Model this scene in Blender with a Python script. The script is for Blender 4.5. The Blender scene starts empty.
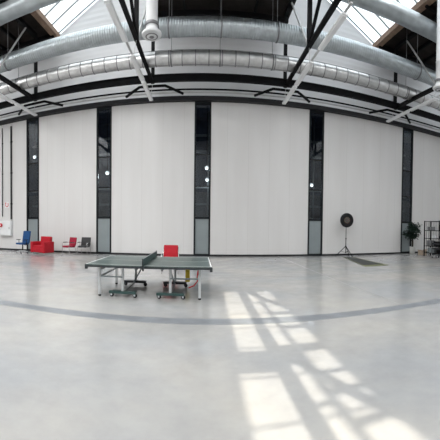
import bpy, bmesh, math, random
from mathutils import Vector, Matrix
random.seed(7)
PI = math.pi
S = bpy.context.scene
COL = S.collection

# ------------------------------------------------------------ camera (a swept panorama: vertical cylinder)
FX, CX, CY = 320.0, 205.0, 231.5
cd = bpy.data.cameras.new('camera'); cam = bpy.data.objects.new('camera', cd); COL.objects.link(cam)
p, r = -6 / 320.0, 0.010
F = Vector((0, math.cos(p), math.sin(p))); U = Vector((0, -math.sin(p), math.cos(p))); X = Vector((1, 0, 0))
Xr = X * math.cos(r) + U * math.sin(r); Ur = U * math.cos(r) - X * math.sin(r)
cam.matrix_world = Matrix(((Xr.x, Ur.x, -F.x, 0), (Xr.y, Ur.y, -F.y, 0), (Xr.z, Ur.z, -F.z, 1.65), (0, 0, 0, 1)))
cd.type = 'PANO'; cd.panorama_type = 'CENTRAL_CYLINDRICAL'
cd.central_cylindrical_range_u_min = (0 - CX) / FX
cd.central_cylindrical_range_u_max = (440 - CX) / FX
cd.central_cylindrical_range_v_max = CY / FX
cd.central_cylindrical_range_v_min = (CY - 440) / FX
cd.central_cylindrical_radius = 1.0
cd.clip_end = 200
S.camera = cam

# ------------------------------------------------------------ world, sun, daylight through the skylights, exposure
S.view_settings.view_transform = 'Standard'; S.view_settings.look = 'None'
S.view_settings.gamma = 1; S.view_settings.use_curve_mapping = False
S.view_settings.exposure = -0.03
S.cycles.sample_clamp_indirect = 3.0; S.cycles.caustics_reflective = False; S.cycles.caustics_refractive = False
w = bpy.data.worlds.new('sky'); S.world = w; w.use_nodes = True
w.node_tree.nodes['Background'].inputs[0].default_value = (0.86, 0.93, 1, 1)
w.node_tree.nodes['Background'].inputs[1].default_value = 2.8
SUN_SLOPE = 2.43
sl = bpy.data.lights.new('sun', 'SUN'); sl.energy = 4.6; sl.angle = math.radians(0.4); sl.color = (1, 0.93, 0.8)
so = bpy.data.objects.new('sun', sl); COL.objects.link(so)
so.rotation_euler = Vector((1, 0, -SUN_SLOPE)).to_track_quat('-Z', 'Y').to_euler(); so.location = (-10, 4, 30)

VZ, RZ = 12.8, 15.5                      # valley and ridge heights of the roof
GLASS = [(-17.65, VZ, -13.1, RZ), (-8.5, VZ, -2.95, 16.0), (4.25, 16.0, 9.8, VZ), (14.4, RZ, 18.95, VZ)]
DECK = [(-13.1, VZ, -8.5, VZ), (-2.95, VZ, 4.25, VZ), (9.8, VZ, 14.4, VZ)]      # flat dark soffits between the glazed slopes
UPSTAND = [(-13.1, RZ), (-2.95, 16.0), (4.25, 16.0), (14.4, RZ)]
Y0, YW, YL = -8.0, 17.15, 10.0
for (x0, z0, x1, z1), e in zip(GLASS, (2100, 2000, 800, 380)):
    al = bpy.data.lights.new('skylight_daylight', 'AREA'); al.shape = 'RECTANGLE'
    L = math.hypot(x1 - x0, z1 - z0)
    al.size = L * 0.9; al.size_y = YL - Y0 - 0.6; al.energy = e; al.color = (1.0, 0.985, 0.965)
    ao = bpy.data.objects.new('skylight_daylight', al); COL.objects.link(ao)
    xa = Vector((x1 - x0, 0, z1 - z0)).normalized(); za = xa.cross(Vector((0, 1, 0))); za = za if za.z > 0 else -za
    ya = za.cross(xa)
    c = Vector(((x0 + x1) / 2, (Y0 + YL) / 2, (z0 + z1) / 2)) - za * 0.25
    ao.matrix_world = Matrix(((xa.x, ya.x, za.x, c.x), (xa.y, ya.y, za.y, c.y), (xa.z, ya.z, za.z, c.z), (0, 0, 0, 1)))


# ------------------------------------------------------------ materials
def mat(name, col, rough=0.5, metal=0.0, spec=0.5, noise=0.0, nscale=6.0, bump=0.0, bscale=30.0, emit=None):
    m = bpy.data.materials.new(name); m.use_nodes = True
    nt = m.node_tree; b = nt.nodes['Principled BSDF']
    b.inputs['Base Color'].default_value = (*col, 1); b.inputs['Roughness'].default_value = rough
    b.inputs['Metallic'].default_value = metal; b.inputs['Specular IOR Level'].default_value = spec
    tc = nt.nodes.new('ShaderNodeTexCoord')
    if noise:
        n = nt.nodes.new('ShaderNodeTexNoise'); n.inputs['Scale'].default_value = nscale; n.inputs['Detail'].default_value = 5
        nt.links.new(tc.outputs['Object'], n.inputs['Vector'])
        cr = nt.nodes.new('ShaderNodeValToRGB')
        cr.color_ramp.elements[0].position = 0.3; cr.color_ramp.elements[1].position = 0.7
        cr.color_ramp.elements[0].color = (*[max(0, v * (1 - noise)) for v in col], 1)
        cr.color_ramp.elements[1].color = (*[min(1, v * (1 + noise)) for v in col], 1)
        nt.links.new(n.outputs['Fac'], cr.inputs['Fac']); nt.links.new(cr.outputs['Color'], b.inputs['Base Color'])
    if bump:
        n2 = nt.nodes.new('ShaderNodeTexNoise'); n2.inputs['Scale'].default_value = bscale; n2.inputs['Detail'].default_value = 3
        nt.links.new(tc.outputs['Object'], n2.inputs['Vector'])
        bp = nt.nodes.new('ShaderNodeBump'); bp.inputs['Strength'].default_value = bump; bp.inputs['Distance'].default_value = 0.03
        nt.links.new(n2.outputs['Fac'], bp.inputs['Height']); nt.links.new(bp.outputs['Normal'], b.inputs['Normal'])
    return m


def N(nt, t, **k):
    n = nt.nodes.new(t)
    for a, v in k.items(): setattr(n, a, v)
    return n


def floor_mat():
    m = mat('polished_concrete', (0.4, 0.4, 0.4), 0.22)
    nt = m.node_tree; b = nt.nodes['Principled BSDF']; lk = nt.links.new
    tc = N(nt, 'ShaderNodeTexCoord')
    n1 = N(nt, 'ShaderNodeTexNoise'); n1.inputs['Scale'].default_value = 0.5; n1.inputs['Detail'].default_value = 6
    n2 = N(nt, 'ShaderNodeTexNoise'); n2.inputs['Scale'].default_value = 2.2; n2.inputs['Detail'].default_value = 8; n2.inputs['Roughness'].default_value = 0.65
    lk(tc.outputs['Object'], n1.inputs['Vector']); lk(tc.outputs['Object'], n2.inputs['Vector'])
    r1 = N(nt, 'ShaderNodeValToRGB'); r1.color_ramp.elements[0].position = 0.35; r1.color_ramp.elements[1].position = 0.65
    r1.color_ramp.elements[0].color = (0.345, 0.353, 0.364, 1); r1.color_ramp.elements[1].color = (0.44, 0.425, 0.40, 1)
    lk(n1.outputs['Fac'], r1.inputs['Fac'])
    r2 = N(nt, 'ShaderNodeValToRGB'); r2.color_ramp.elements[0].position = 0.3; r2.color_ramp.elements[1].position = 0.7
    r2.color_ramp.elements[0].color = (0.9, 0.9, 0.9, 1); r2.color_ramp.elements[1].color = (1.06, 1.06, 1.05, 1)
    lk(n2.outputs['Fac'], r2.inputs['Fac'])
    mx = N(nt, 'ShaderNodeMixRGB', blend_type='MULTIPLY'); mx.inputs[0].default_value = 1
    lk(r1.outputs['Color'], mx.inputs[1]); lk(r2.outputs['Color'], mx.inputs[2]); lk(mx.outputs[0], b.inputs['Base Color'])
    rr = N(nt, 'ShaderNodeMapRange'); rr.inputs['To Min'].default_value = 0.08; rr.inputs['To Max'].default_value = 0.28
    lk(n2.outputs['Fac'], rr.inputs['Value']); lk(rr.outputs[0], b.inputs['Roughness'])
    bp = N(nt, 'ShaderNodeBump'); bp.inputs['Strength'].default_value = 0.05; bp.inputs['Distance'].default_value = 0.02
    lk(n2.outputs['Fac'], bp.inputs['Height']); lk(bp.outputs['Normal'], b.inputs['Normal'])
    return m


def panel_mat():                                    # painted wall boards: faint seams and scuffs near the floor
    m = mat('painted_wall_panel', (0.7, 0.69, 0.67), 0.6)
    nt = m.node_tree; b = nt.nodes['Principled BSDF']; lk = nt.links.new
    tc = N(nt, 'ShaderNodeTexCoord'); sp = N(nt, 'ShaderNodeSeparateXYZ'); lk(tc.outputs['Object'], sp.inputs[0])
    md = N(nt, 'ShaderNodeMath', operation='PINGPONG'); md.inputs[1].default_value = 0.575; lk(sp.outputs['X'], md.inputs[0])
    lt = N(nt, 'ShaderNodeMath', operation='LESS_THAN'); lt.inputs[1].default_value = 0.012; lk(md.outputs[0], lt.inputs[0])
    n = N(nt, 'ShaderNodeTexNoise'); n.inputs['Scale'].default_value = 1.0; n.inputs['Detail'].default_value = 6
    mp = N(nt, 'ShaderNodeMapping'); mp.inputs['Scale'].default_value = (1.6, 1, 0.16)
    lk(tc.outputs['Object'], mp.inputs[0]); lk(mp.outputs[0], n.inputs['Vector'])
    cr = N(nt, 'ShaderNodeValToRGB'); cr.color_ramp.elements[0].position = 0.3; cr.color_ramp.elements[1].position = 0.65
    cr.color_ramp.elements[0].color = (0.655, 0.643, 0.635, 1); cr.color_ramp.elements[1].color = (0.69, 0.68, 0.675, 1)
    lk(n.outputs['Fac'], cr.inputs['Fac'])
    mx = N(nt, 'ShaderNodeMixRGB', blend_type='MULTIPLY'); lk(lt.outputs[0], mx.inputs[0])
    mx.inputs[2].default_value = (0.92, 0.915, 0.91, 1); lk(cr.outputs['Color'], mx.inputs[1]); lk(mx.outputs[0], b.inputs['Base Color'])
    return m


def gable_mat():                                    # pale metal cladding with horizontal ribs
    m = mat('ribbed_cladding', (0.68, 0.68, 0.69), 0.5)
    nt = m.node_tree; b = nt.nodes['Principled BSDF']; lk = nt.links.new
    tc = N(nt, 'ShaderNodeTexCoord'); sp = N(nt, 'ShaderNodeSeparateXYZ'); lk(tc.outputs['Object'], sp.inputs[0])
    md = N(nt, 'ShaderNodeMath', operation='PINGPONG'); md.inputs[1].default_value = 0.15; lk(sp.outputs['Z'], md.inputs[0])
    bp = N(nt, 'ShaderNodeBump'); bp.inputs['Strength'].default_value = 0.5; bp.inputs['Distance'].default_value = 0.1
    lk(md.outputs[0], bp.inputs['Height']); lk(bp.outputs['Normal'], b.inputs['Normal'])
    return m


def opal_mat():
    m = bpy.data.materials.new('opal_glazing'); m.use_nodes = True; nt = m.node_tree; nt.nodes.clear()
    o = N(nt, 'ShaderNodeOutputMaterial'); t = N(nt, 'ShaderNodeBsdfTranslucent'); t.inputs[0].default_value = (0.9, 0.94, 0.97, 1)
    d = N(nt, 'ShaderNodeBsdfDiffuse'); d.inputs[0].default_value = (0.85, 0.87, 0.88, 1)
    n = N(nt, 'ShaderNodeTexNoise'); n.inputs['Scale'].default_value = 0.8
    mr = N(nt, 'ShaderNodeMapRange'); mr.inputs['To Min'].default_value = 0.1; mr.inputs['To Max'].default_value = 0.3
    mx = N(nt, 'ShaderNodeMixShader'); nt.links.new(n.outputs['Fac'], mr.inputs[0]); nt.links.new(mr.outputs[0], mx.inputs[0])
    nt.links.new(t.outputs[0], mx.inputs[1]); nt.links.new(d.outputs[0], mx.inputs[2]); nt.links.new(mx.outputs[0], o.inputs[0])
    return m


def clear_glass():
    m = bpy.data.materials.new('clear_dark_glass'); m.use_nodes = True; nt = m.node_tree; nt.nodes.clear()
    o = N(nt, 'ShaderNodeOutputMaterial'); t = N(nt, 'ShaderNodeBsdfTransparent'); t.inputs[0].default_value = (0.62, 0.68, 0.74, 1)
    g = N(nt, 'ShaderNodeBsdfGlossy'); g.inputs[0].default_value = (1, 1, 1, 1); g.inputs['Roughness'].default_value = 0.02
    n = N(nt, 'ShaderNodeTexNoise'); n.inputs['Scale'].default_value = 0.7
    tc = N(nt, 'ShaderNodeTexCoord'); nt.links.new(tc.outputs['Object'], n.inputs['Vector'])
    bp = N(nt, 'ShaderNodeBump'); bp.inputs['Strength'].default_value = 0.12; bp.inputs['Distance'].default_value = 0.03
    nt.links.new(n.outputs['Fac'], bp.inputs['Height']); nt.links.new(bp.outputs['Normal'], g.inputs['Normal'])
    f = N(nt, 'ShaderNodeFresnel'); f.inputs[0].default_value = 1.5
    mx = N(nt, 'ShaderNodeMixShader'); nt.links.new(f.outputs[0], mx.inputs[0])
    nt.links.new(t.outputs[0], mx.inputs[1]); nt.links.new(g.outputs[0], mx.inputs[2]); nt.links.new(mx.outputs[0], o.inputs[0])
    return m


M = dict(
    floor=floor_mat(), panel=panel_mat(), gable=gable_mat(), opal=opal_mat(), glass=clear_glass(),
    band=mat('grey_floor_inlay', (0.22, 0.235, 0.255), 0.3, noise=0.15, nscale=3),
    joint=mat('floor_joint', (0.27, 0.27, 0.265), 0.4, noise=0.1),
    frame=mat('anthracite_frame', (0.012, 0.015, 0.018), 0.6, spec=.2, noise=0.1),
    frost=mat('frosted_glass_panel', (0.24, 0.275, 0.285), 0.35, noise=0.05, nscale=1.5),
    steel=mat('black_painted_steel', (0.006, 0.006, 0.007), 0.7, spec=.15, noise=0.2, nscale=4),
    cornice=mat('dark_steel_beam', (0.028, 0.028, 0.031), 0.6, spec=.25, noise=0.15, nscale=4),
    deck=mat('dark_roof_deck', (0.03, 0.025, 0.023), 0.9, spec=.15, noise=0.3, nscale=2),
    brown=mat('brown_timber', (0.3, 0.2, 0.14), 0.7, noise=0.25, nscale=5),
    duct=mat('galvanised_duct', (0.45, 0.49, 0.51), 0.36, 0.85, noise=0.12, nscale=3),
    foil=mat('foil_wrapped_duct', (0.62, 0.62, 0.62), 0.34, 0.8, noise=0.12, nscale=5, bump=0.5, bscale=9),
    strap=mat('dull_strap', (0.24, 0.24, 0.25), 0.5, 0.5, noise=0.1),
    white=mat('white_enamel', (0.78, 0.79, 0.8), 0.35, noise=0.03),
    lens=mat('light_diffuser', (0.85, 0.86, 0.87), 0.3, noise=0.02),
    greypipe=mat('grey_pipe', (0.5, 0.5, 0.5), 0.4, noise=0.05),
    green=mat('green_table_top', (0.06, 0.088, 0.08), 0.36, noise=0.08, nscale=2),
    dgreen=mat('dark_green_steel', (0.03, 0.075, 0.07), 0.4, noise=0.1),
    apron=mat('dark_apron', (0.025, 0.03, 0.035), 0.45, noise=0.1),
    lgrey=mat('light_grey_steel', (0.55, 0.57, 0.58), 0.4, noise=0.05),
    grey=mat('mid_grey_steel', (0.2, 0.23, 0.24), 0.4, noise=0.08),
    rubber=mat('black_rubber', (0.012, 0.012, 0.013), 0.75, spec=.25, noise=0.1),
    red=mat('red_fabric', (0.42, 0.002, 0.014), 0.75, noise=0.12, nscale=9, bump=0.1),
    dred=mat('dark_red_fabric', (0.3, 0.006, 0.03), 0.8, noise=0.12, nscale=9, bump=0.1),
    redp=mat('red_plastic', (0.6, 0.02, 0.03), 0.4, noise=0.05),
    yellow=mat('yellow_plastic', (0.75, 0.55, 0.03), 0.45, noise=0.05),
    blue=mat('blue_fabric', (0.006, 0.06, 0.19), 0.75, noise=0.12, nscale=9, bump=0.1),
    black=mat('black_fabric', (0.03, 0.03, 0.032), 0.7, noise=0.1, nscale=9),
    chrome=mat('chrome_tube', (0.7, 0.7, 0.7), 0.2, 0.9, noise=0.03),
    leaf=mat('plant_leaf', (0.01, 0.03, 0.018), 0.6, noise=0.4, nscale=12),
    bark=mat('plant_bark', (0.03, 0.028, 0.02), 0.8, noise=0.2),
    soil=mat('potting_soil', (0.05, 0.035, 0.025), 0.9, noise=0.3),
    pot=mat('white_ceramic', (0.68, 0.68, 0.66), 0.35, noise=0.03),
    card=mat('brown_cardboard', (0.42, 0.34, 0.27), 0.8, noise=0.1),
    cream=mat('dartboard_cream', (0.13, 0.13, 0.125), 0.8, noise=0.1),
    dgrn=mat('dartboard_green', (0.04, 0.16, 0.08), 0.8, noise=0.1),
    drd=mat('dartboard_red', (0.3, 0.03, 0.03), 0.8, noise=0.1),
    matg=mat('grey_mat', (0.055, 0.06, 0.057), 0.8, noise=0.2, nscale=8),
    olive=mat('olive_mat_border', (0.17, 0.18, 0.09), 0.8, noise=0.15, nscale=8),
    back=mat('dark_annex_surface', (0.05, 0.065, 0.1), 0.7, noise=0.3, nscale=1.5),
    globe=mat('lamp_reflection_glow', (0.85, 0.84, 0.8), 0.3, noise=0.02),
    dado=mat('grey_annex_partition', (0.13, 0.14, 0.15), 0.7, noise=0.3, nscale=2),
    netm=mat('net_mesh', (0.05, 0.09, 0.085), 0.8, noise=0.15, nscale=40),
)


M['globe'].node_tree.nodes['Principled BSDF'].inputs['Emission Color'].default_value = (1, .96, .88, 1)
M['globe'].node_tree.nodes['Principled BSDF'].inputs['Emission Strength'].default_value = 0.9    # globes glow to stand in for lamp reflections in the glass

# ------------------------------------------------------------ mesh helpers
class MB:
    def __init__(s): s.bm = bmesh.new(); s.mi = 0
    def _tag(s, faces):
        for f in faces: f.material_index = s.mi
    def box(s, c, d, rot=None, bev=0.0):
        b = bmesh.new(); bmesh.ops.create_cube(b, size=1)
        for v in b.verts: v.co = Vector((v.co.x * d[0], v.co.y * d[1], v.co.z * d[2]))
        if bev: bmesh.ops.bevel(b, geom=b.edges[:], offset=bev, segments=3, affect='EDGES', profile=0.6)
        R = rot.to_matrix().to_4x4() if rot else Matrix()
        T = Matrix.Translation(c) @ R
        s._add(b, T); return s
    def _add(s, b, T=Matrix()):
        mp = {}
        for v in b.verts: mp[v] = s.bm.verts.new(T @ v.co)
        for f in b.faces:
            try: nf = s.bm.faces.new([mp[v] for v in f.verts])
            except ValueError: continue
            nf.material_index = s.mi; nf.smooth = f.smooth
        b.free()
    def poly(s, pts):
        f = s.bm.faces.new([s.bm.verts.new(q) for q in pts]); f.material_index = s.mi; return s
    def slab(s, pts, dv):                           # thick polygon, dv = thickness vector
        a = [s.bm.verts.new(q) for q in pts]; b = [s.bm.verts.new(Vector(q) + Vector(dv)) for q in pts]
        n = len(a); fs = [s.bm.faces.new(a), s.bm.faces.new(b[::-1])]
        for i in range(n): fs.append(s.bm.faces.new((a[i], b[i], b[(i + 1) % n], a[(i + 1) % n])))
        s._tag(fs); return s
    def bar(s, a, b, w, h=None):                    # rectangular bar from a to b
        a, b = Vector(a), Vector(b); h = h or w; d = (b - a); q = d.to_track_quat('Y', 'Z')
        return s.box((a + b) / 2, (w, d.length, h), q.to_euler())
    def tube(s, pts, r, seg=10, caps=True):
        pts = [Vector(q) for q in pts]; rings = []
        rs = r if isinstance(r, (list, tuple)) else [r] * len(pts)
        d0 = (pts[1] - pts[0]).normalized(); up = Vector((0, 0, 1)) if abs(d0.z) < .9 else Vector((1, 0, 0))
        n = d0.cross(up).normalized()
        for i, q in enumerate(pts):
            if i == 0: d = pts[1] - pts[0]
            elif i == len(pts) - 1: d = pts[-1] - pts[-2]
            else: d = (pts[i + 1] - pts[i]).normalized() + (pts[i] - pts[i - 1]).normalized()
            d = d.normalized(); n = (n - d * n.dot(d)).normalized(); m = d.cross(n)
            rings.append([s.bm.verts.new(q + (n * math.cos(2 * PI * k / seg) + m * math.sin(2 * PI * k / seg)) * rs[i]) for k in range(seg)])
        for a, b in zip(rings, rings[1:]):
            for k in range(seg):
                f = s.bm.faces.new((a[k], a[(k + 1) % seg], b[(k + 1) % seg], b[k])); f.smooth = True; f.material_index = s.mi
        if caps:
            s._tag([s.bm.faces.new(rings[0][::-1]), s.bm.faces.new(rings[-1])])
        return s
    def lathe(s, prof, c=(0, 0, 0), axis='Z', seg=28):   # prof: (radius, height)
        R = {'Z': Matrix(), 'X': Matrix.Rotation(PI / 2, 4, 'Y'), 'Y': Matrix.Rotation(-PI / 2, 4, 'X')}[axis]
        T = Matrix.Translation(c) @ R; rings = []
        for rad, hh in prof:
            rings.append([s.bm.verts.new(T @ Vector((rad * math.cos(2 * PI * k / seg), rad * math.sin(2 * PI * k / seg), hh))) for k in range(seg)] if rad > 1e-5
                         else [s.bm.verts.new(T @ Vector((0, 0, hh)))])
        for a, b in zip(rings, rings[1:]):
            for k in range(seg):
                k2 = (k + 1) % seg
                if len(a) == 1 and len(b) == 1: continue
                if len(a) == 1: vs = (a[0], b[k2], b[k])
                elif len(b) == 1: vs = (a[k], a[k2], b[0])
                else: vs = (a[k], a[k2], b[k2], b[k])
                f = s.bm.faces.new(vs); f.smooth = True; f.material_index = s.mi
        return s
    def build(s, name, m, parent=None, loc=None, smooth=False):
        bmesh.ops.recalc_face_normals(s.bm, faces=s.bm.faces[:])
        me = bpy.data.meshes.new(name); s.bm.to_mesh(me); s.bm.free()
        for mm in (m if isinstance(m, (list, tuple)) else [m]): me.materials.append(M[mm] if isinstance(mm, str) else mm)
        o = bpy.data.objects.new(name, me); COL.objects.link(o)
        if parent: o.parent = parent
        if loc: o.location = loc
        if smooth:
            for q in me.polygons: q.use_smooth = True
        return o


def tag(o, label=None, cat=None, group=None, kind=None):
    if label: o['label'] = label
    if cat: o['category'] = cat
    if group: o['group'] = group
    if kind: o['kind'] = kind
    return o


def thing(name, label, cat, loc=(0, 0, 0), rz=0.0, group=None, sc=1.0):
    o = bpy.data.objects.new(name, None); COL.objects.link(o); o.location = loc; o.rotation_euler = (0, 0, rz)
    o.empty_display_size = .1; o.scale = (sc, sc, sc)
    return tag(o, label, cat, group)


def copy_tree(o, parent=None):
    c = o.copy(); COL.objects.link(c)
    if parent: c.parent = parent
    for ch in list(o.children): copy_tree(ch, c)
    return c


def dup(o, label, loc=None, rz=None, group=None):
    c = copy_tree(o); c['label'] = label
    if loc: c.location = loc
    if rz is not None: c.rotation_euler = (0, 0, rz)
    if group: c['group'] = group
    return c


def struct(o): o['kind'] = 'structure'; return o


# ------------------------------------------------------------ the shell
XL, XR = -17.65, 18.95
WT = 8.22
b = MB(); b.box(((XL + XR) / 2, (Y0 + 22) / 2, -.1), (XR - XL + .6, 22 - Y0 + .6, .2)); struct(b.build('floor', 'floor'))
b = MB(); b.box(((XL + XR) / 2, 5.46, .0015), (XR - XL - .02, .33, .003)); tag(struct(b.build('trim_1', 'band')), 'blue grey strip inlaid across the pale concrete floor', 'floor strip')
b = MB()
for yy in (10.2, 13.9): b.box(((XL + XR) / 2, yy, .001), (XR - XL - .02, .02, .002))
for xx in (-8.0, 4.0, 12): b.box((xx, 11.4, .001), (.016, 11.4, .002))
struct(b.build('trim_2', 'joint'))

WIN = [(-10.68, -9.79), (-6.06, -5.17), (-.61, .275), (5.70, 6.59), (12.03, 12.90)]
b = MB(); xs = [XL] + [v for q in WIN for v in q] + [XR]
for i in range(0, len(xs), 2): b.box(((xs[i] + xs[i + 1]) / 2, YW + .125, WT / 2), (xs[i + 1] - xs[i], .25, WT))
struct(b.build('wall_back', 'panel'))
b = MB()
prof = [(XL, WT), (XR, WT), (XR, VZ), (14.4, RZ), (14.4, VZ), (9.8, VZ), (4.25, 16.0), (4.25, VZ), (-2.95, VZ), (-2.95, 16.0), (-8.5, VZ), (-13.1, VZ), (-13.1, RZ), (XL, VZ)]
b.slab([(x, YW + .02, z) for x, z in prof], (0, .25, 0)); struct(b.build('wall_gable', 'gable'))
b = MB(); b.box((XL - .15, (Y0 + YW) / 2, VZ / 2), (.3, YW - Y0 + .5, VZ)); struct(b.build('wall_left', 'panel'))
b = MB(); b.box((XR + .15, (Y0 + YW) / 2, VZ / 2), (.3, YW - Y0 + .5, VZ)); struct(b.build('wall_right', 'panel'))
b = MB(); b.slab([(XL, Y0, 0), (XR, Y0, 0)] + [(x, Y0, z) for x, z in prof[2:]], (0, -.25, 0)); struct(b.build('wall_front', 'panel'))
b = MB()
for i in range(0, len(xs), 2): b.box(((xs[i] + xs[i + 1]) / 2, YW - .015, .05), (xs[i + 1] - xs[i] - .002, .03, .10))
struct(b.build('baseboard_back', 'cornice'))
b = MB(); b.box(((XL + XR) / 2, YW - .09, WT + .14), (XR - XL - .02, .18, .24)); b.box(((XL + XR) / 2, YW - .12, WT + .03), (XR - XL - .02, .28, .04))
struct(b.build('trim_3', 'cornice'))
# roof: dark decks and glazed slopes
b = MB()
for x0, z0, x1, z1 in DECK: b.slab([(x0, Y0 - .2, z0), (x1, Y0 - .2, z1), (x1, YW + .2, z1), (x0, YW + .2, z0)], (0, 0, .15))
for x, z in UPSTAND: b.box((x, (Y0 + YW) / 2, (VZ + z) / 2 + .05), (.16, YW - Y0 + .4, z - VZ + .12))
struct(b.build('ceiling', 'deck'))
b = MB()
for x0, z0, x1, z1 in DECK:                          # purlins under the decks
    for t in (.25, .5, .75):
        x, z = x0 + (x1 - x0) * t, z0 + (z1 - z0) * t - .1
        b.box((x, (Y0 + YW) / 2, z), (.1, YW - Y0 - .1, .2))
    for y in (4.2, 8.2, 12.2, 16.6):
        b.bar((x0, y, z0 - .25), (x1, y, z1 - .25), .14, .22)
struct(b.build('trim_4', 'steel'))
b = MB()
for xv in (-8.5, 9.8): b.box((xv, (Y0 + YW) / 2, VZ - .12), (.34, YW - Y0 - .1, .3))
struct(b.build('trim_5', 'brown'))
# opal glazing; unseen openings added in the second slope, shaped to cast the floor sun patches
def panes(x0, z0, x1, z1, holes):
    b = MB(); ya = sorted({Y0, YW, *[v for q in holes for v in q[:2]]}); ta = sorted({0, 1, *[v for q in holes for v in q[2:]]})
    for i in range(len(ya) - 1):
        for j in range(len(ta) - 1):
            ym, tm = (ya[i] + ya[i + 1]) / 2, (ta[j] + ta[j + 1]) / 2
            if any(q[0] < ym < q[1] and q[2] < tm < q[3] for q in holes): continue
            P = lambda t, y: (x0 + (x1 - x0) * t, y, z0 + (z1 - z0) * t + .05)
            b.poly([P(ta[j], ya[i]), P(ta[j + 1], ya[i]), P(ta[j + 1], ya[i + 1]), P(ta[j], ya[i + 1])])
    return b
def slope_t(xf):                                     # where the sun ray that lands at floor x crosses the second glazed slope
    m = (16.0 - VZ) / 5.55; xx = xf
    for _ in range(60): xx = xf - (VZ + .05 + m * (xx + 8.5)) / SUN_SLOPE
    return (xx + 8.5) / 5.55
HOLES = []
for ya_, yb_, xa_, xb_ in [(4.15, 7.9, .46, .90), (4.15, 5.5, 1.0, 1.2), (5.62, 6.7, 1.0, 1.2), (6.82, 7.9, 1.0, 1.2),
                           (4.3, 4.95, 1.3, 1.62), (5.15, 5.8, 1.3, 1.62), (6.0, 6.75, 1.3, 1.62), (6.95, 7.9, 1.3, 1.62),
                           (1.6, 3.5, .40, .86), (1.6, 2.7, .96, 1.16), (2.8, 3.65, .96, 1.16),
                           (1.6, 2.3, 1.27, 1.60), (2.45, 2.85, 1.27, 1.60), (3.0, 3.3, 1.27, 1.6), (3.42, 4.0, 1.3, 1.6)]:
    HOLES.append((ya_, yb_, slope_t(xa_), slope_t(xb_)))
for k, (x0, z0, x1, z1) in enumerate(GLASS):
    struct(panes(x0, z0, x1, z1, HOLES if k == 1 else []).build('skylight_%d' % (k + 1), 'opal'))
    b = MB(); y = 17.0
    while y > 1:
        b.bar((x0, y, z0 - .02), (x1, y, z1 - .02), .05, .09); y -= .85
    b.box(((x0 + x1) / 2, (Y0 + YW) / 2, (z0 + z1) / 2 - .03), (.08, YW - Y0 - .1, .1))
    struct(b.build('skylight_bars', 'grey'))

# ------------------------------------------------------------ the five tall windows
annex = MB(); annex.box(((XL + XR) / 2, 21.9, 4.4), (XR - XL, .2, 8.8)); annex.box(((XL + XR) / 2, 19.7, 8.85), (XR - XL, 4.4, .1))
annex.box((XL, 19.7, 4.4), (.2, 4.2, 8.8)); annex.box((XR, 19.7, 4.4), (.2, 4.2, 8.8))
struct(annex.build('wall_annex', 'back'))
b = MB(); b.box(((XL + XR) / 2, 21.6, 1.95), (XR - XL - .3, .2, 3.9)); struct(b.build('wall_partition', 'dado'))
for i, (x0, x1) in enumerate(WIN):
    xm, W = (x0 + x1) / 2, x1 - x0
    o = struct(thing('window_%d' % (i + 1), ['tall dark framed window behind the blue and red seats', 'tall dark framed window behind the left end of the green table',
              'tall dark framed window behind the right end of the green table', 'tall dark framed window left of the dartboard stand',
              'tall dark framed window behind the potted plant'][i], 'window', (xm, YW + .05, 0)))
    f = MB(); t = .085
    f.box((-W / 2 + t / 2, 0, WT / 2), (t, .16, WT - .002)); f.box((W / 2 - t / 2, 0, WT / 2), (t, .16, WT - .002))
    f.box((0, 0, .06), (W - 2 * t, .16, .12)); f.box((0, 0, WT - .06), (W - 2 * t, .16, .12))
    f.build('window_frame', 'frame', o)
    q = MB()
    for z, hh in ((2.06, .11), (3.75, .05), (5.45, .05)): q.box((0, 0, z), (W - 2 * t, .12, hh))
    q.build('transom', 'frame', o)
    q = MB()
    for z0, z1 in ((2.115, 3.725), (3.775, 5.425), (5.475, WT - .12)):
        q.box((0, .0, (z0 + z1) / 2), (W - 2 * t - .004, .012, z1 - z0 - .004))
    q.build('pane', 'glass', o)
    q = MB(); q.box((0, 0, 1.06), (W - 2 * t - .004, .03, 1.87)); tag(q.build('lower_panel', 'frost', o), 'frosted grey lower panel')

# globes added behind the glass to stand in for lamp reflections; pipe frames
def reflection_globe(loc, label):
    t = thing('lamp_reflection', label, 'lamp reflection', loc, group='lamp reflection globes behind the windows')
    g = MB(); g.lathe([(0.0001, -.12), (.06, -.105), (.1, -.06), (.12, 0), (.1, .06), (.06, .105), (.0001, .12)], seg=20); g.build('globe', 'globe', t)
    ld = bpy.data.lights.new('annex_fill', 'POINT'); ld.energy = 28; ld.shadow_soft_size = .17; ld.color = (1, .95, .88)  # added fill that lightens the annex behind the glass
    lo = bpy.data.objects.new('annex_fill', ld); COL.objects.link(lo); lo.parent = t; lo.location = (0, -.3, -.25)
    g = MB(); g.tube([(0, 0, .11), (0, 0, 8.8 - loc[2])], .012, 6); g.build('cord', 'steel', t)
    return t
gl = reflection_globe((-5.78, 18.3, 4.75), 'white globe added as a lamp reflection in the window left of the table, upper one')
dup(gl, 'white globe added as a lamp reflection in the window left of the table, lower right one', (-5.4, 18.6, 4.25))
dup(gl, 'upper white globe added as a lamp reflection in the window behind the table right end', (.06, 18.4, 4.95))
dup(gl, 'lower white globe added as a lamp reflection in the window behind the table right end', (.10, 19.6, 4.45))
dup(gl, 'white globe added as a lamp reflection high in the leftmost window', (-10.95, 18.6, 6.2))
dup(gl, 'white globe added as a lamp reflection in the window left of the dartboard', (6.35, 18.5, 4.2))
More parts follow.
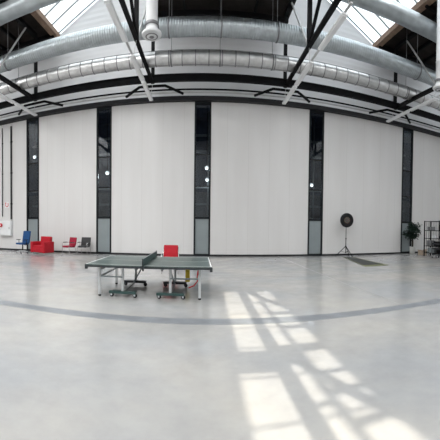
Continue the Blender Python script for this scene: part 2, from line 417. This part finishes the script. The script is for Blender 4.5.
for i, (x0, x1) in enumerate(WIN):
    t = MB(); xc = (x0 + x1) / 2 * 1.08
    for z in (3.0, 4.05, 6.3, 7.3): t.box((0, 0, z), (2.0, .15, .12))
    t.tube([(.33, -.3, .0), (.33, -.3, 8.7)], .05, 8)
    tag(t.build('annex_pipe_frame', 'grey', loc=(xc, 20.2, 0)), ['grey pipe frame seen through the leftmost window', 'grey pipe frame seen through the window at the table left end',
        'grey pipe frame seen through the window at the table right end', 'grey pipe frame seen through the window left of the dartboard', 'grey pipe frame seen through the window behind the plant'][i],
        'pipe frame', 'pipe frames behind the windows')

# ------------------------------------------------------------ roof steel
b = MB(); b.box(((XL + XR) / 2, 15.75, 8.87), (XR - XL - .02, .06, .3))
b.box(((XL + XR) / 2, 15.75, 9.03), (XR - XL - .02, .18, .03)); b.box(((XL + XR) / 2, 15.75, 8.72), (XR - XL - .02, .2, .03))
tag(b.build('crane_girder', 'steel'), 'long black steel girder running across the hall above the white panels', 'girder')
b = MB(); b.tube([(XL + .01, 16.7, 8.7), (XR - .01, 16.7, 8.7)], .045, 10)
tag(b.build('black_pipe', 'steel'), 'thin black pipe running along just above the wall', 'pipe')
b = MB(); b.tube([(XL + .01, 16.72, 8.56), (XR - .01, 16.72, 8.56)], .05, 10)
tag(b.build('grey_pipe', 'greypipe'), 'thin pale pipe running along under the black pipe at the wall top', 'pipe')

def truss(x, label):
    t = thing('roof_truss', label, 'roof truss', (x, 0, 8.8), group='black steel roof trusses')
    b = MB(); b.box((0, 4.1, 0), (.17, 24.0, .05)); b.box((0, 4.1, .1), (.05, 24.0, .18)); b.build('bottom_chord', 'steel', t)
    b = MB(); b.box((0, 4.1, 3.7), (.17, 24.0, .2)); b.build('top_chord', 'steel', t)
    ys = [16.1, 12.2, 8.2, 4.2, .2, -3.8]
    for y in ys:
        b = MB(); b.box((0, y, 1.85), (.16, .16, 3.6)); b.build('post', 'steel', t)
    b = MB(); b.bar((0, 12.35, .15), (0, 15.0, 3.6), .07, .07); tag(b.build('tie', 'greypipe', t), 'pale grey tie')
    for a, c in zip(ys[1:], ys[2:]):
        b = MB(); b.bar((0, a, .1), (0, c, 3.6), .11, .11); b.build('diagonal', 'steel', t)
    for sx in (-1, 1):
        b = MB(); b.tube([(sx * .02, 15.95, -.2), (sx * .65, 15.95, -.2), (sx * 1.0, 16.2, -.27), (sx * 1.5, 16.6, -.36)], .07, 8); b.build('knee_brace', 'steel', t)
    return t
tr = truss(-2.7, 'black roof truss running toward the wall above the green table')
for x, l in ((-9.4, 'black roof truss at upper left above the red armchair'), (4.0, 'black roof truss right of centre toward the dartboard wall'),
             (10.7, 'black roof truss at upper right above the plant')): dup(tr, l, (x, 0, 8.8))

# ------------------------------------------------------------ ducts (along X)
def duct(name, label, y, z, r, step, mt, ridge, hang_x, strap_mt='strap', x0=XL + .05, x1=XR - .05, bands=False):
    t = thing(name, label, 'duct', (0, y, z))
    prof = []; x = x0
    prof.append((r, x))
    while x < x1 - step:
        prof += [(r, x + step * .42), (r + ridge, x + step * .47), (r + ridge, x + step * .53), (r, x + step * .58)]; x += step
    prof += [(r, x1)]
    b = MB(); b.lathe(prof, axis='X', seg=28); b.build('duct_body', mt, t)
    if bands:
        x = x0 + step / 2
        while x < x1 - step:
            b = MB(); b.lathe([(r + .004, x - .022), (r + .012, x - .02), (r + .012, x + .02), (r + .004, x + .022)], axis='X', seg=28); b.build('band', 'strap', t); x += step
        b = MB()
        for zz in (-1, 1): b.tube([(x0, -.25 * r, zz * (r * .97 + .03)), (x1, -.25 * r, zz * (r * .97 + .03))], .012, 6)
        tag(b.build('carrier_wire', 'strap', t), 'thin wires along the duct')
    for hx in hang_x:
        b = MB(); b.lathe([(r + .012, hx - .03), (r + .03, hx - .03), (r + .03, hx + .03), (r + .012, hx + .03)], axis='X', seg=28)
        b.tube([(hx, 0, r + .02), (hx, 0, 12.79 - z)], .012, 6)
        b.build('hanger', strap_mt, t)
    return t
hx = [-11.8, -9.6, -1.6, .6, 3.0, 10.4, 13]
duct('insulated_duct', 'foil wrapped silver duct with straps, lowest and nearest the wall', 14.6, 9.22, .315, .6, 'foil', .004, hx, bands=True)
duct('spiral_duct', 'ribbed spiral metal duct running above the foil wrapped duct', 13.6, 10.0, .375, .11, 'duct', .006, hx)
duct('large_spiral_duct', 'smooth silver duct crossing the top corners nearest the viewer', 11.7, 11.05, .37, 1.6, 'duct', .012, [-10.5, 1, 11.5])

def drop_duct(loc, label):
    t = thing('drop_duct', label, 'air outlet duct', loc, group='vertical ducts with round air outlets')
    b = MB(); b.lathe([(.2, .25), (.2, 1.2), (.212, 1.21), (.212, 1.25), (.2, 1.26), (.2, 4.74), (0.001, 4.74)]); b.build('vertical_pipe', 'white', t)
    b = MB(); b.lathe([(.001, -.04), (.1, -.05), (.13, -.02), (.2, -.03), (.24, .0), (.31, -.01), (.335, .03), (.335, .08), (.25, .14), (.205, .25)], seg=32); b.build('round_outlet', 'white', t)
    b = MB(); b.lathe([(.001, -.07), (.06, -.065), (.09, -.045)], seg=20); b.lathe([(.17, -.035), (.215, -.03)], seg=28); b.build('outlet_nozzle', 'strap', t)
    b = MB(); b.lathe([(.21, .3), (.24, .31), (.24, .4), (.21, .41)]); b.build('collar', 'strap', t)
    return t
dd = drop_duct((-1.86, 10.8, 8.05), 'white vertical duct with round outlet left of top centre')
dup(dd, 'white vertical duct with round outlet at far upper right', (9.75, 11.0, 8.05))

# ------------------------------------------------------------ rows of strip lights
ROWN = ['leftmost', 'second from left', 'third from left', 'rightmost']
PL = ['nearest the viewer', 'in the middle of its row', 'nearest the wall']
fx = None
for i, x in enumerate((-9.55, -2.82, 4.02, 10.35)):
    b = MB(); b.box((0, 12.4, 0), (.07, 8.0, .05))
    for y in (8.6, 12.2, 16.1): b.tube([(0, y, .02), ((-9.4, -2.7, 4.0, 10.7)[i] - x, y, .65)], .012, 6)
    tag(b.build('light_rail', 'greypipe', loc=(x, 0, 8.14)), 'pale lighting rail hung under the %s roof truss' % ROWN[i], 'lighting rail', 'lighting rails')
    for k, yc in enumerate((9.9, 13.0, 15.3)):
        lab = 'white linear light on the %s rail, %s' % (ROWN[i], PL[k])
        if fx is None:
            fx = thing('strip_light', lab, 'strip light', (x, yc, 8.05), group='white strip lights')
            b = MB(); b.box((0, 0, .03), (.2, 2.15, .07), bev=.01); b.build('housing', 'white', fx)
            b = MB(); b.box((0, 0, -.02), (.15, 2.05, .03), bev=.01); b.build('diffuser', 'lens', fx)
        else: dup(fx, lab, (x, yc, 8.05))

# ------------------------------------------------------------ table tennis table
TX0, TX1, TY0, TD, TZ = -2.66, .13, 6.78, 2.08, .765
t = thing('table_tennis_table', 'green table tennis table with net on white wheeled legs', 'table tennis table', ((TX0 + TX1) / 2, TY0 + TD / 2, 0), .02)
HL = (TX1 - TX0) / 2; HW = TD / 2
NX = -.075
for s in (-1, 1):
    mid, ln = (s * HL + NX) / 2, HL - s * NX
    b = MB(); b.box((mid, 0, TZ - .012), (ln - .006, TD, .024)); top = b.build('table_top', 'green', t)
    b = MB(); z = TZ + .0008
    b.box((s * (HL - .012), 0, z), (.024, TD - .002, .0016))
    for sy in (-1, 1): b.box((mid, sy * (HW - .01), z), (ln - .056, .02, .0016))
    b.box((mid, 0, z), (ln - .06, .005, .0016)); b.build('white_line', 'white', top)
    b = MB()
    for sy in (-1, 1): b.box((mid, sy * (HW - .018), TZ - .044), (ln - .006, .03, .04))
    b.box((s * (HL - .018), 0, TZ - .044), (.03, TD - .07, .04)); b.box((NX + s * .02, 0, TZ - .044), (.03, TD - .07, .04)); b.build('apron', 'apron', t)
    ox, ix = s * (HL - .25), s * .58 + (-.09 if s > 0 else -.02)
    for sy in (-1, 1):
        yl = sy * (HW - .27)
        b = MB(); b.box((ox, yl, .37), (.055, .055, .66)); lg = b.build('leg', 'lgrey', t)
        b = MB(); b.lathe([(.001, 0), (.03, 0), (.034, .03), (.02, .045)], (ox, yl, 0)); b.build('leg_foot', 'rubber', lg)
        b = MB(); b.box((ix, yl + .02, .4), (.055, .055, .64)); b.build('inner_leg', 'lgrey', t)
        # wheeled base
        yb = yl - (.0 if sy < 0 else .12)
        b = MB(); b.box((ix, yb, .11), (.62, .08, .06), bev=.008); b.box((ix + .0, yb + .14, .1), (.56, .26, .02)); bs = b.build('base_bar', 'dgreen' if sy < 0 else 'apron', t)
        for sx in (-1, 1):
            cx = ix + sx * .27
            b = MB(); b.tube([(cx, yb, .09), (cx, yb, .115)], .02, 8)
            for q in (-1, 1): b.box((cx + .012, yb + q * .026, .07), (.04, .006, .07))
            b.build('castor_fork', 'lgrey' if sy < 0 else 'apron', t)
            b = MB(); b.lathe([(.001, -.02), (.03, -.02), (.046, -.016), (.05, 0), (.046, .016), (.03, .02), (.001, .02)], (cx + .02, yb, .05), 'Y', 18); b.build('wheel', 'rubber', t)
    b = MB()
    for sy in (-1, 1): b.bar((ox, sy * (HW - .27), .46), (ix, sy * (HW - .27), .46), .03, .03)
    b.bar((ox, -(HW - .27), .62), (ox, HW - .27, .62), .04, .04); b.bar((ox, -(HW - .27), .45), (ox, HW - .27, .45), .03, .03)
    b.bar((s * .3, -(HW - .27), .64), (s * .3, HW - .27, .64), .04, .04); b.bar((ix, -(HW - .27), .1), (ix, HW - .3, .1), .04, .04)
    b.build('grey_frame', 'grey', t)
    b = MB(); b.bar((ox, HW - .3, .60), (s * .3, HW - .3, .62), .035, .035); b.build('folding_strut', 'grey', t)
    b = MB(); b.bar((ix, .5, .12), (s * .32, .5, .62), .035, .035); b.build('folding_strut', 'grey', t)
# net
b = MB(); b.box((NX, 0, TZ + .078), (.012, TD + .2, .145)); net = b.build('net', 'netm', t)
b = MB(); b.box((NX, 0, TZ + .154), (.018, TD + .2, .012)); b.build('net_tape', 'grey', net)
for sy in (-1, 1):
    b = MB(); b.tube([(NX, sy * (HW + .1), TZ - .06), (NX, sy * (HW + .1), TZ + .165)], .012, 8); b.box((NX, sy * (HW + .05), TZ - .05), (.05, .1, .03)); b.box((NX, sy * (HW + .03), TZ - .08), (.03, .03, .06))
    b.build('net_post', 'apron', t)
b = MB(); b.tube([(HL - .29, -HW + .3, .64), (HL - .31, -HW + .34, .5), (HL - .3, -HW + .36, .4), (HL - .38, -HW + .45, .28), (HL - .5, -HW + .5, .22)], .014, 8)
b.box((HL - .27, -HW + .3, .6), (.04, .05, .12)); tag(b.build('safety_lever', 'redp', t), 'red lever')
b = MB(); b.box((HL - .57, HW - .33, .3), (.12, .02, .34), bev=.004); tag(b.build('hang_tag', 'yellow', t), 'yellow tag')
for s in (-1, 1):
    b = MB(); b.box((s * (HL - .01), -HW + .02, TZ - .06), (.06, .06, .1), bev=.006); b.build('corner_guard', 'apron', t)

# ------------------------------------------------------------ seats along the wall
def office_chair(loc, rz, label):
    t = thing('office_chair', label, 'office chair', loc, rz, sc=1.12)        # faces -Y before turning
    b = MB(); b.box((0, -.02, .5), (.5, .5, .09), bev=.035); b.build('seat', 'blue', t, smooth=True)
    b = MB(); b.box((0, .27, .84), (.54, .09, .62), Vector((1, 0, 0)) and Matrix.Rotation(-.16, 3, 'X').to_euler(), bev=.035); b.build('backrest', 'blue', t, smooth=True)
    b = MB(); b.bar((0, .12, .43), (0, .3, .45), .06, .03); b.bar((0, .3, .44), (0, .31, .75), .06, .03); b.build('back_support', 'rubber', t)
    for s in (-1, 1):
        b = MB(); b.tube([(s * .24, 0, .44), (s * .3, 0, .46), (s * .3, 0, .68)], .018, 8); b.box((s * .3, -.03, .7), (.07, .26, .03), bev=.01); b.build('armrest', 'rubber', t)
    b = MB(); b.tube([(0, 0, .1), (0, 0, .45)], .032, 12); b.build('gas_column', 'rubber', t)
    for k in range(5):
        a = k * 2 * PI / 5 + .3; c, s_ = math.cos(a), math.sin(a)
        b = MB(); b.tube([(0, 0, .13), (.15 * c, .15 * s_, .12), (.3 * c, .3 * s_, .075)], [.03, .024, .016], 8); b.build('base_arm', 'lgrey', t)
        b = MB(); b.lathe([(.001, -.02), (.026, -.02), (.03, 0), (.026, .02), (.001, .02)], (.3 * c, .3 * s_, .03), 'Y', 14); b.build('castor', 'rubber', t)
    return t
office_chair((-10.0, 15.6, 0), -.3, 'blue fabric office chair with armrests on a five star base')

t = thing('armchair', 'boxy bright red armchair on short metal feet beside the blue office chair', 'armchair', (-8.78, 15.75, 0), -.28, sc=.95)
b = MB(); b.box((0, .0, .25), (1.16, .84, .26), bev=.03); b.build('base', 'red', t, smooth=True)
b = MB(); b.box((0, -.06, .44), (.72, .7, .16), bev=.04); b.build('seat_cushion', 'red', t, smooth=True)
b = MB(); b.box((0, .33, .70), (.8, .22, .66), Matrix.Rotation(-.12, 3, 'X').to_euler(), bev=.05); b.build('backrest', 'red', t, smooth=True)
for s in (-1, 1):
    b = MB(); b.box((s * .49, -.01, .42), (.2, .84, .64), bev=.04); b.build('armrest', 'red', t, smooth=True)
for sx in (-1, 1):
    for sy in (-1, 1):
        b = MB(); b.lathe([(.001, 0), (.03, 0), (.022, .03), (.022, .13)], (sx * .48, sy * .33, 0), seg=12); b.build('foot', 'chrome', t)

def visitor_chair(loc, rz, label, fab, sc=1.0, arms=True, fr='chrome', bw=.56):
    t = thing('visitor_chair', label, 'chair', loc, rz, sc=sc)
    b = MB(); b.box((0, -.02, .45), (.52, .5, .1), bev=.035); b.build('seat', fab, t, smooth=True)
    b = MB(); b.box((0, .27, .71), (bw, .07, .48), Matrix.Rotation(-.2, 3, 'X').to_euler(), bev=.025); b.build('backrest', fab, t, smooth=True)
    for s in (-1, 1):
        x = s * .29
        b = MB(); b.tube([(x, -.24, 0.012), (x, -.25, .62), (x, -.21, .665), (x, .16, .665), (x * .95, .25, .66)], .0125, 8); b.build('front_leg', fr, t)
        b = MB(); b.tube([(x, .3, 0.012), (x * .97, .2, .44), (x * .9, .27, .6), (x * .88, .33, .88)], .0125, 8); b.build('rear_leg', fr, t)
        if arms:
            b = MB(); b.box((x, -.03, .685), (.05, .28, .025), bev=.01); b.build('arm_pad', 'rubber', t)
    b = MB(); b.tube([(-.29, -.245, .42), (.29, -.245, .42)], .011, 8); b.tube([(-.285, .2, .42), (.285, .2, .42)], .011, 8)
    b.tube([(-.29, -.24, .42), (-.28, .2, .42)], .011, 8); b.tube([(.29, -.24, .42), (.28, .2, .42)], .011, 8); b.build('seat_frame', fr, t)
    return t
visitor_chair((-7.26, 16.05, 0), -.45, 'red visitor chair with chrome arms standing left of the black chair', 'dred', 1.0)
visitor_chair((-6.52, 16.42, 0), -.05, 'black visitor chair with chrome arms standing beside the tall window', 'black', 1.0)
visitor_chair((-1.18, 10.95, 0), 0.05, 'bright red chair standing behind the table tennis table', 'red', 1.0, arms=False, bw=.5)

# ------------------------------------------------------------ left wall fittings
for i, (x, zb, r_) in enumerate(((-12.55, 2.2, .03), (-11.83, 2.0, .055))):
    b = MB(); b.tube([(0, 0, zb), (0, 0, 8.0)], r_, 10)
    for z in (3, 5, 7): b.box((0, r_ * .5, z), (r_ * 3.2, r_, .05))
    tag(b.build('conduit_pipe', 'cornice', loc=(x, YW - r_ - .005, 0)), ['thin dark conduit running up the wall at the far left edge', 'thicker dark conduit ending above the white cabinet'][i], 'conduit pipe', 'conduit pipes on the wall')
t = thing('electrical_cabinet', 'white wall cabinet mounted under the dark conduits at far left', 'wall cabinet', (-12.2, YW - .005, .95))
b = MB(); b.box((0, -.12, .48), (.9, .22, .96), bev=.01); b.build('cabinet_body', 'white', t)
b = MB(); b.box((0, -.238, .48), (.82, .012, .86)); dr = b.build('door', 'white', t)
b = MB(); b.box((.33, -.255, .48), (.03, .02, .12)); b.build('handle', 'grey', dr)
t = thing('alarm_bell', 'round red alarm bell at the left edge above the cabinet door', 'alarm bell', (-12.5, YW - .005 - .275, 1.62))
b = MB(); b.lathe([(.001, .03), (.05, .03), (.05, 0), (.13, 0), (.13, -.03), (.1, -.07), (.04, -.09), (.001, -.09)], axis='Y'); b.build('bell_dome', 'redp', t)
b = MB(); b.lathe([(.045, -.085), (.04, -.1), (.001, -.1)], axis='Y'); b.build('bell_centre', 'white', t)
t = thing('fire_sign', 'small white sign with a red hose symbol above the white cabinet', 'sign', (-12.2, YW - .005, 2.95))
b = MB(); b.box((0, -.006, .0), (.32, .012, .38)); b.build('sign_plate', 'white', t)
b = MB(); b.tube([(-.09, -.018, .12), (-.1, -.018, -.04), (-.05, -.018, -.12), (.05, -.018, -.12), (.1, -.018, -.04), (.09, -.018, .12)], .022, 8); b.box((-.09, -.018, .13), (.09, .01, .05)); tag(b.build('sign_symbol', 'redp', t), 'red hose symbol')

# ------------------------------------------------------------ dartboard on its stand, and the mat
t = thing('dartboard_stand', 'black tripod stand holding up the dartboard', 'tripod stand', (7.8, 16.53, 0))
b = MB(); b.tube([(0, 0, .18), (0, 0, 1.0)], .022, 10); b.tube([(0, 0, 1.0), (0, 0, 2.0)], .016, 10); b.build('pole', 'steel', t)
b = MB(); b.lathe([(.03, .5), (.04, .51), (.04, .6), (.03, .61)], seg=14); b.build('collar', 'steel', t)
b = MB(); b.lathe([(.03, .97), (.036, .98), (.036, 1.04), (.02, 1.05)], seg=14); b.build('collar', 'steel', t)
for k in range(3):
    a = -PI / 2 + .25 + k * 2 * PI / 3; c, s_ = math.cos(a), math.sin(a)
    b = MB(); b.tube([(.03 * c, .03 * s_, .56), (.58 * c, .58 * s_, .02)], .02, 8); b.tube([(0, 0, .22), (.27 * c, .27 * s_, .28)], .011, 6); lg = b.build('leg', 'steel', t)
    b = MB(); b.lathe([(.001, 0), (.025, 0), (.025, .04), (.015, .05)], (.58 * c, .58 * s_, 0), seg=10); b.build('leg_foot', 'rubber', lg)
t = thing('dartboard', 'round dartboard in a thick black surround on the tripod stand', 'dartboard', (7.8, 16.478, 2.06))
b = MB(); b.lathe([(.24, -.06), (.26, -.075), (.385, -.075), (.41, -.05), (.41, .0), (.385, .03), (.001, .03)], axis='Y', seg=40); b.build('surround', 'rubber', t)
b = MB()
rads = [0.02, .045, .1, .115, .165, .18, .235]
for k in range(20):
    a0, a1 = (k - .5) * 2 * PI / 20, (k + .5) * 2 * PI / 20
    for j in range(len(rads) - 1):
        r0, r1 = rads[j], rads[j + 1]
        b.mi = [[0, 1][k % 2], [0, 1][k % 2], [2, 3][k % 2], [0, 1][k % 2], [2, 3][k % 2], 0][j]
        b.poly([(r * math.sin(a), -.066, r * math.cos(a)) for r, a in ((r0, a0), (r1, a0), (r1, a1), (r0, a1))])
b.build('scoring_face', ['rubber', 'cream', 'drd', 'dgrn'], t)
b = MB(); b.lathe([(.001, -.068), (.02, -.068), (.02, -.06)], axis='Y', seg=16); b.build('bullseye', 'drd', t)
t = thing('dart_mat', 'dark grey throwing mat with an olive end lying before the dartboard', 'mat', (0, 0, 0))
A, B_, C_, D_ = Vector((7.36, 15.9, .0)), Vector((7.98, 15.9, .0)), Vector((7.72, 12.3, .0)), Vector((6.62, 12.3, .0))
b = MB(); b.slab([D_, C_, B_, A], (0, 0, .012)); b.build('mat_surface', 'matg', t)
b = MB(); b.slab([(6.52, 11.9, 0), (7.75, 11.95, 0), (7.72, 12.3, 0), (6.62, 12.3, 0)], (0, 0, .013)); tag(b.build('mat_end', 'olive', t), 'olive mat end')
b = MB(); b.bar(D_ + Vector((.03, 0, .014)), A + Vector((.03, 0, .014)), .05, .006); b.bar(C_ + Vector((-.03, 0, .014)), B_ + Vector((-.03, 0, .014)), .05, .006); b.build('mat_border', 'olive', t)

# ------------------------------------------------------------ plant, box, shelving at the right
t = thing('potted_plant', 'tall leafy indoor tree in a white pot before the right window', 'potted plant', (12.4, 16.35, 0))
b = MB(); b.lathe([(.001, 0), (.16, 0), (.185, .48), (.2, .5), (.18, .5), (.17, .44), (.001, .44)]); b.build('pot', 'pot', t)
b = MB(); b.lathe([(.001, .455), (.165, .445)]); b.build('soil', 'soil', t)
b = MB(); b.tube([(0, 0, .42), (.03, .02, .8), (-.02, 0, 1.2), (.02, 0, 1.7)], [.06, .055, .045, .02], 8)
b.tube([(.05, 0, .42), (-.03, .03, .9), (.04, -.03, 1.4)], [.022, .02, .01], 8)
tips = []
for k in range(16):
    a = random.random() * 2 * PI; z = 1.15 + .72 * k / 16; rr = .25 + .28 * random.random() * (1.2 - abs(z - 1.35))
    q = Vector((rr * math.cos(a), rr * math.sin(a), z + .12 * random.random())); tips.append(q)
    b.tube([(0, 0, z - .15), q * .5 + Vector((0, 0, z * .5)), q], [.011, .008, .004], 5)
b.build('stem', 'bark', t)
b = MB()
def leaf(b, c, d, L, wd):
    d = d.normalized(); s = d.cross(Vector((0, 0, 1))).normalized() * wd
    u = s.cross(d).normalized() * wd * .35
    p = [c, c + d * L * .3 + s * .8 + u, c + d * L * .6 + s + u, c + d * L, c + d * L * .6 - s + u, c + d * L * .3 - s * .8 + u]
    m1, m2 = c + d * L * .3, c + d * L * .6
    b.poly([p[0], p[1], m1]); b.poly([p[1], p[2], m2, m1]); b.poly([p[2], p[3], m2])
    b.poly([p[0], m1, p[5]]); b.poly([m1, m2, p[4], p[5]]); b.poly([m2, p[3], p[4]])
for q in tips:
    for _ in range(30):
        c = q + Vector((random.gauss(0, .09), random.gauss(0, .09), random.gauss(0, .08)))
        d = Vector((random.gauss(0, 1), random.gauss(0, 1), random.gauss(-.4, .5)))
        leaf(b, c, d, .15 + .07 * random.random(), .045 + .015 * random.random())
for _ in range(320):
    c = Vector((random.gauss(0, .13), random.gauss(0, .13), random.uniform(1.0, 2.0)))
    leaf(b, c, Vector((random.gauss(0, 1), random.gauss(0, 1), random.gauss(-.3, .5))), .18, .05)
b.build('foliage', 'leaf', t)
t = thing('cardboard_box', 'low brown open cardboard box between the plant and the shelving', 'box', (12.75, 15.75, 0), .2)
b = MB()
for s in (-1, 1): b.box((s * .22, 0, .14), (.012, .34, .28)); b.box((0, s * .17, .14), (.44, .012, .28))
b.box((0, 0, .01), (.44, .34, .015)); b.build('box_body', 'card', t)
for s in (-1, 1):
    b = MB(); b.box((s * .28, 0, .31), (.13, .33, .008), Matrix.Rotation(-s * .5, 3, 'Y').to_euler()); b.build('box_flap', 'card', t)

# wire shelving: runs away from the wall
SX0, SX1, SY0, SY1, SH = 12.36, 12.85, 12.4, 15.1, 2.14
t = thing('wire_shelving', 'tall dark wire shelving unit at the right edge loaded with small items', 'shelving unit', (SX0, SY0, 0))
for y in (0, (SY1 - SY0) / 2, SY1 - SY0):
    for x in (0, SX1 - SX0):
        b = MB(); b.box((x, y, SH / 2), (.055, .055, SH)); b.build('post', 'steel', t)
SHZ = (.22, .62, 1.08, 1.55, 2.1)
for z in SHZ:
    b = MB(); L = SY1 - SY0; W = SX1 - SX0
    for x in (0, W): b.box((x, L / 2, z), (.025, L, .035))
    for k in range(10): b.box((W / 2, L * k / 9, z), (W, .014, .014))
    for k in range(1, 5): b.box((W * k / 5, L / 2, z), (.01, L, .01))
    b.build('shelf', 'steel', t)
b = MB()
for k in range(1, 12): b.box((-.012, (SY1 - SY0) * k / 12, SH / 2), (.012, .012, SH - .1)); b.box((SX1 - SX0 + .01, (SY1 - SY0) * k / 12, SH / 2), (.01, .01, SH - .1))
for k in range(1, 3): b.box(((SX1 - SX0) * k / 3, SY1 - SY0, SH / 2), (.01, .01, SH - .1))
b.build('wire_side', 'steel', t)
def bin_(loc, d, mt, label, cat='storage bin', name='storage_bin'):
    t = thing(name, label, cat, loc, group='bins on the wire shelving')
    b = MB(); w_, l_, h_ = d
    for s in (-1, 1): b.box((s * (w_ / 2 - .008), 0, h_ / 2), (.015, l_, h_)); b.box((0, s * (l_ / 2 - .008), h_ / 2), (w_ - .03, .015, h_))
    b.box((0, 0, .01), (w_ - .03, l_ - .03, .015)); b.build('bin_body', mt, t)
    b = MB(); b.box((0, 0, h_ + .01), (w_ + .02, l_ + .02, .02), bev=.004); b.build('bin_lid', mt, t)
bin_((12.6, 14.75, 1.568), (.36, .3, .2), 'strap', 'grey lidded bin on the upper shelf at the wall end')
bin_((12.6, 14.1, .638), (.36, .4, .26), 'rubber', 'black lidded bin on the lower shelf near the middle')
bin_((12.6, 13.3, .638), (.38, .5, .28), 'rubber', 'black lidded bin on the lower shelf at the near end')
bin_((12.6, 13.6, 1.568), (.34, .36, .28), 'rubber', 'black lidded bin on the upper shelf near the middle')
bin_((12.6, 14.55, .238), (.38, .6, .26), 'grey', 'grey lidded bin on the bottom shelf at the wall end')
bin_((12.6, 12.8, 1.568), (.34, .4, .3), 'strap', 'grey lidded bin on the upper shelf at the near end')
bin_((12.6, 13.1, 1.098), (.34, .4, .3), 'rubber', 'black lidded bin on the middle shelf at the near end')
bin_((12.6, 13.75, .238), (.38, .5, .3), 'rubber', 'black lidded bin on the bottom shelf near the middle')
bin_((12.6, 14.75, .638), (.34, .36, .3), 'strap', 'grey lidded bin on the lower shelf at the wall end')
def helmet(loc, mt, label):
    t = thing('helmet', label, 'helmet', loc, group='helmets on the wire shelving')
    b = MB(); b.lathe([(.15, .0), (.16, .02), (.15, .09), (.11, .16), (.05, .19), (.001, .195)], seg=22); b.build('shell', mt, t)
    b = MB(); b.lathe([(.15, 0), (.19, -.0), (.19, .012), (.15, .02)], seg=22); b.build('brim', mt, t)
helmet((12.58, 14.45, 1.095), 'white', 'white helmet on the middle shelf of the shelving')
helmet((12.58, 13.75, 1.095), 'rubber', 'black helmet on the middle shelf of the shelving')
t = thing('utility_trolley', 'low black wheeled trolley before the shelving at the right edge', 'trolley', (12.1, 13.45, 0), 0)
for x in (-.15, .15):
    for y in (-.42, .42):
        b = MB(); b.tube([(x, y, .08), (x, y, .85)], .014, 8); b.build('post', 'steel', t)
        b = MB(); b.lathe([(.001, -.015), (.036, -.015), (.04, 0), (.036, .015), (.001, .015)], (x, y, .04), 'X', 14); b.build('wheel', 'rubber', t)
for z in (.18, .52, .8):
    b = MB(); b.box((0, 0, z), (.32, .86, .03)); b.box((0, -.42, z + .03), (.32, .01, .06)); b.box((0, .42, z + .03), (.32, .01, .06)); b.build('tray', 'apron', t)
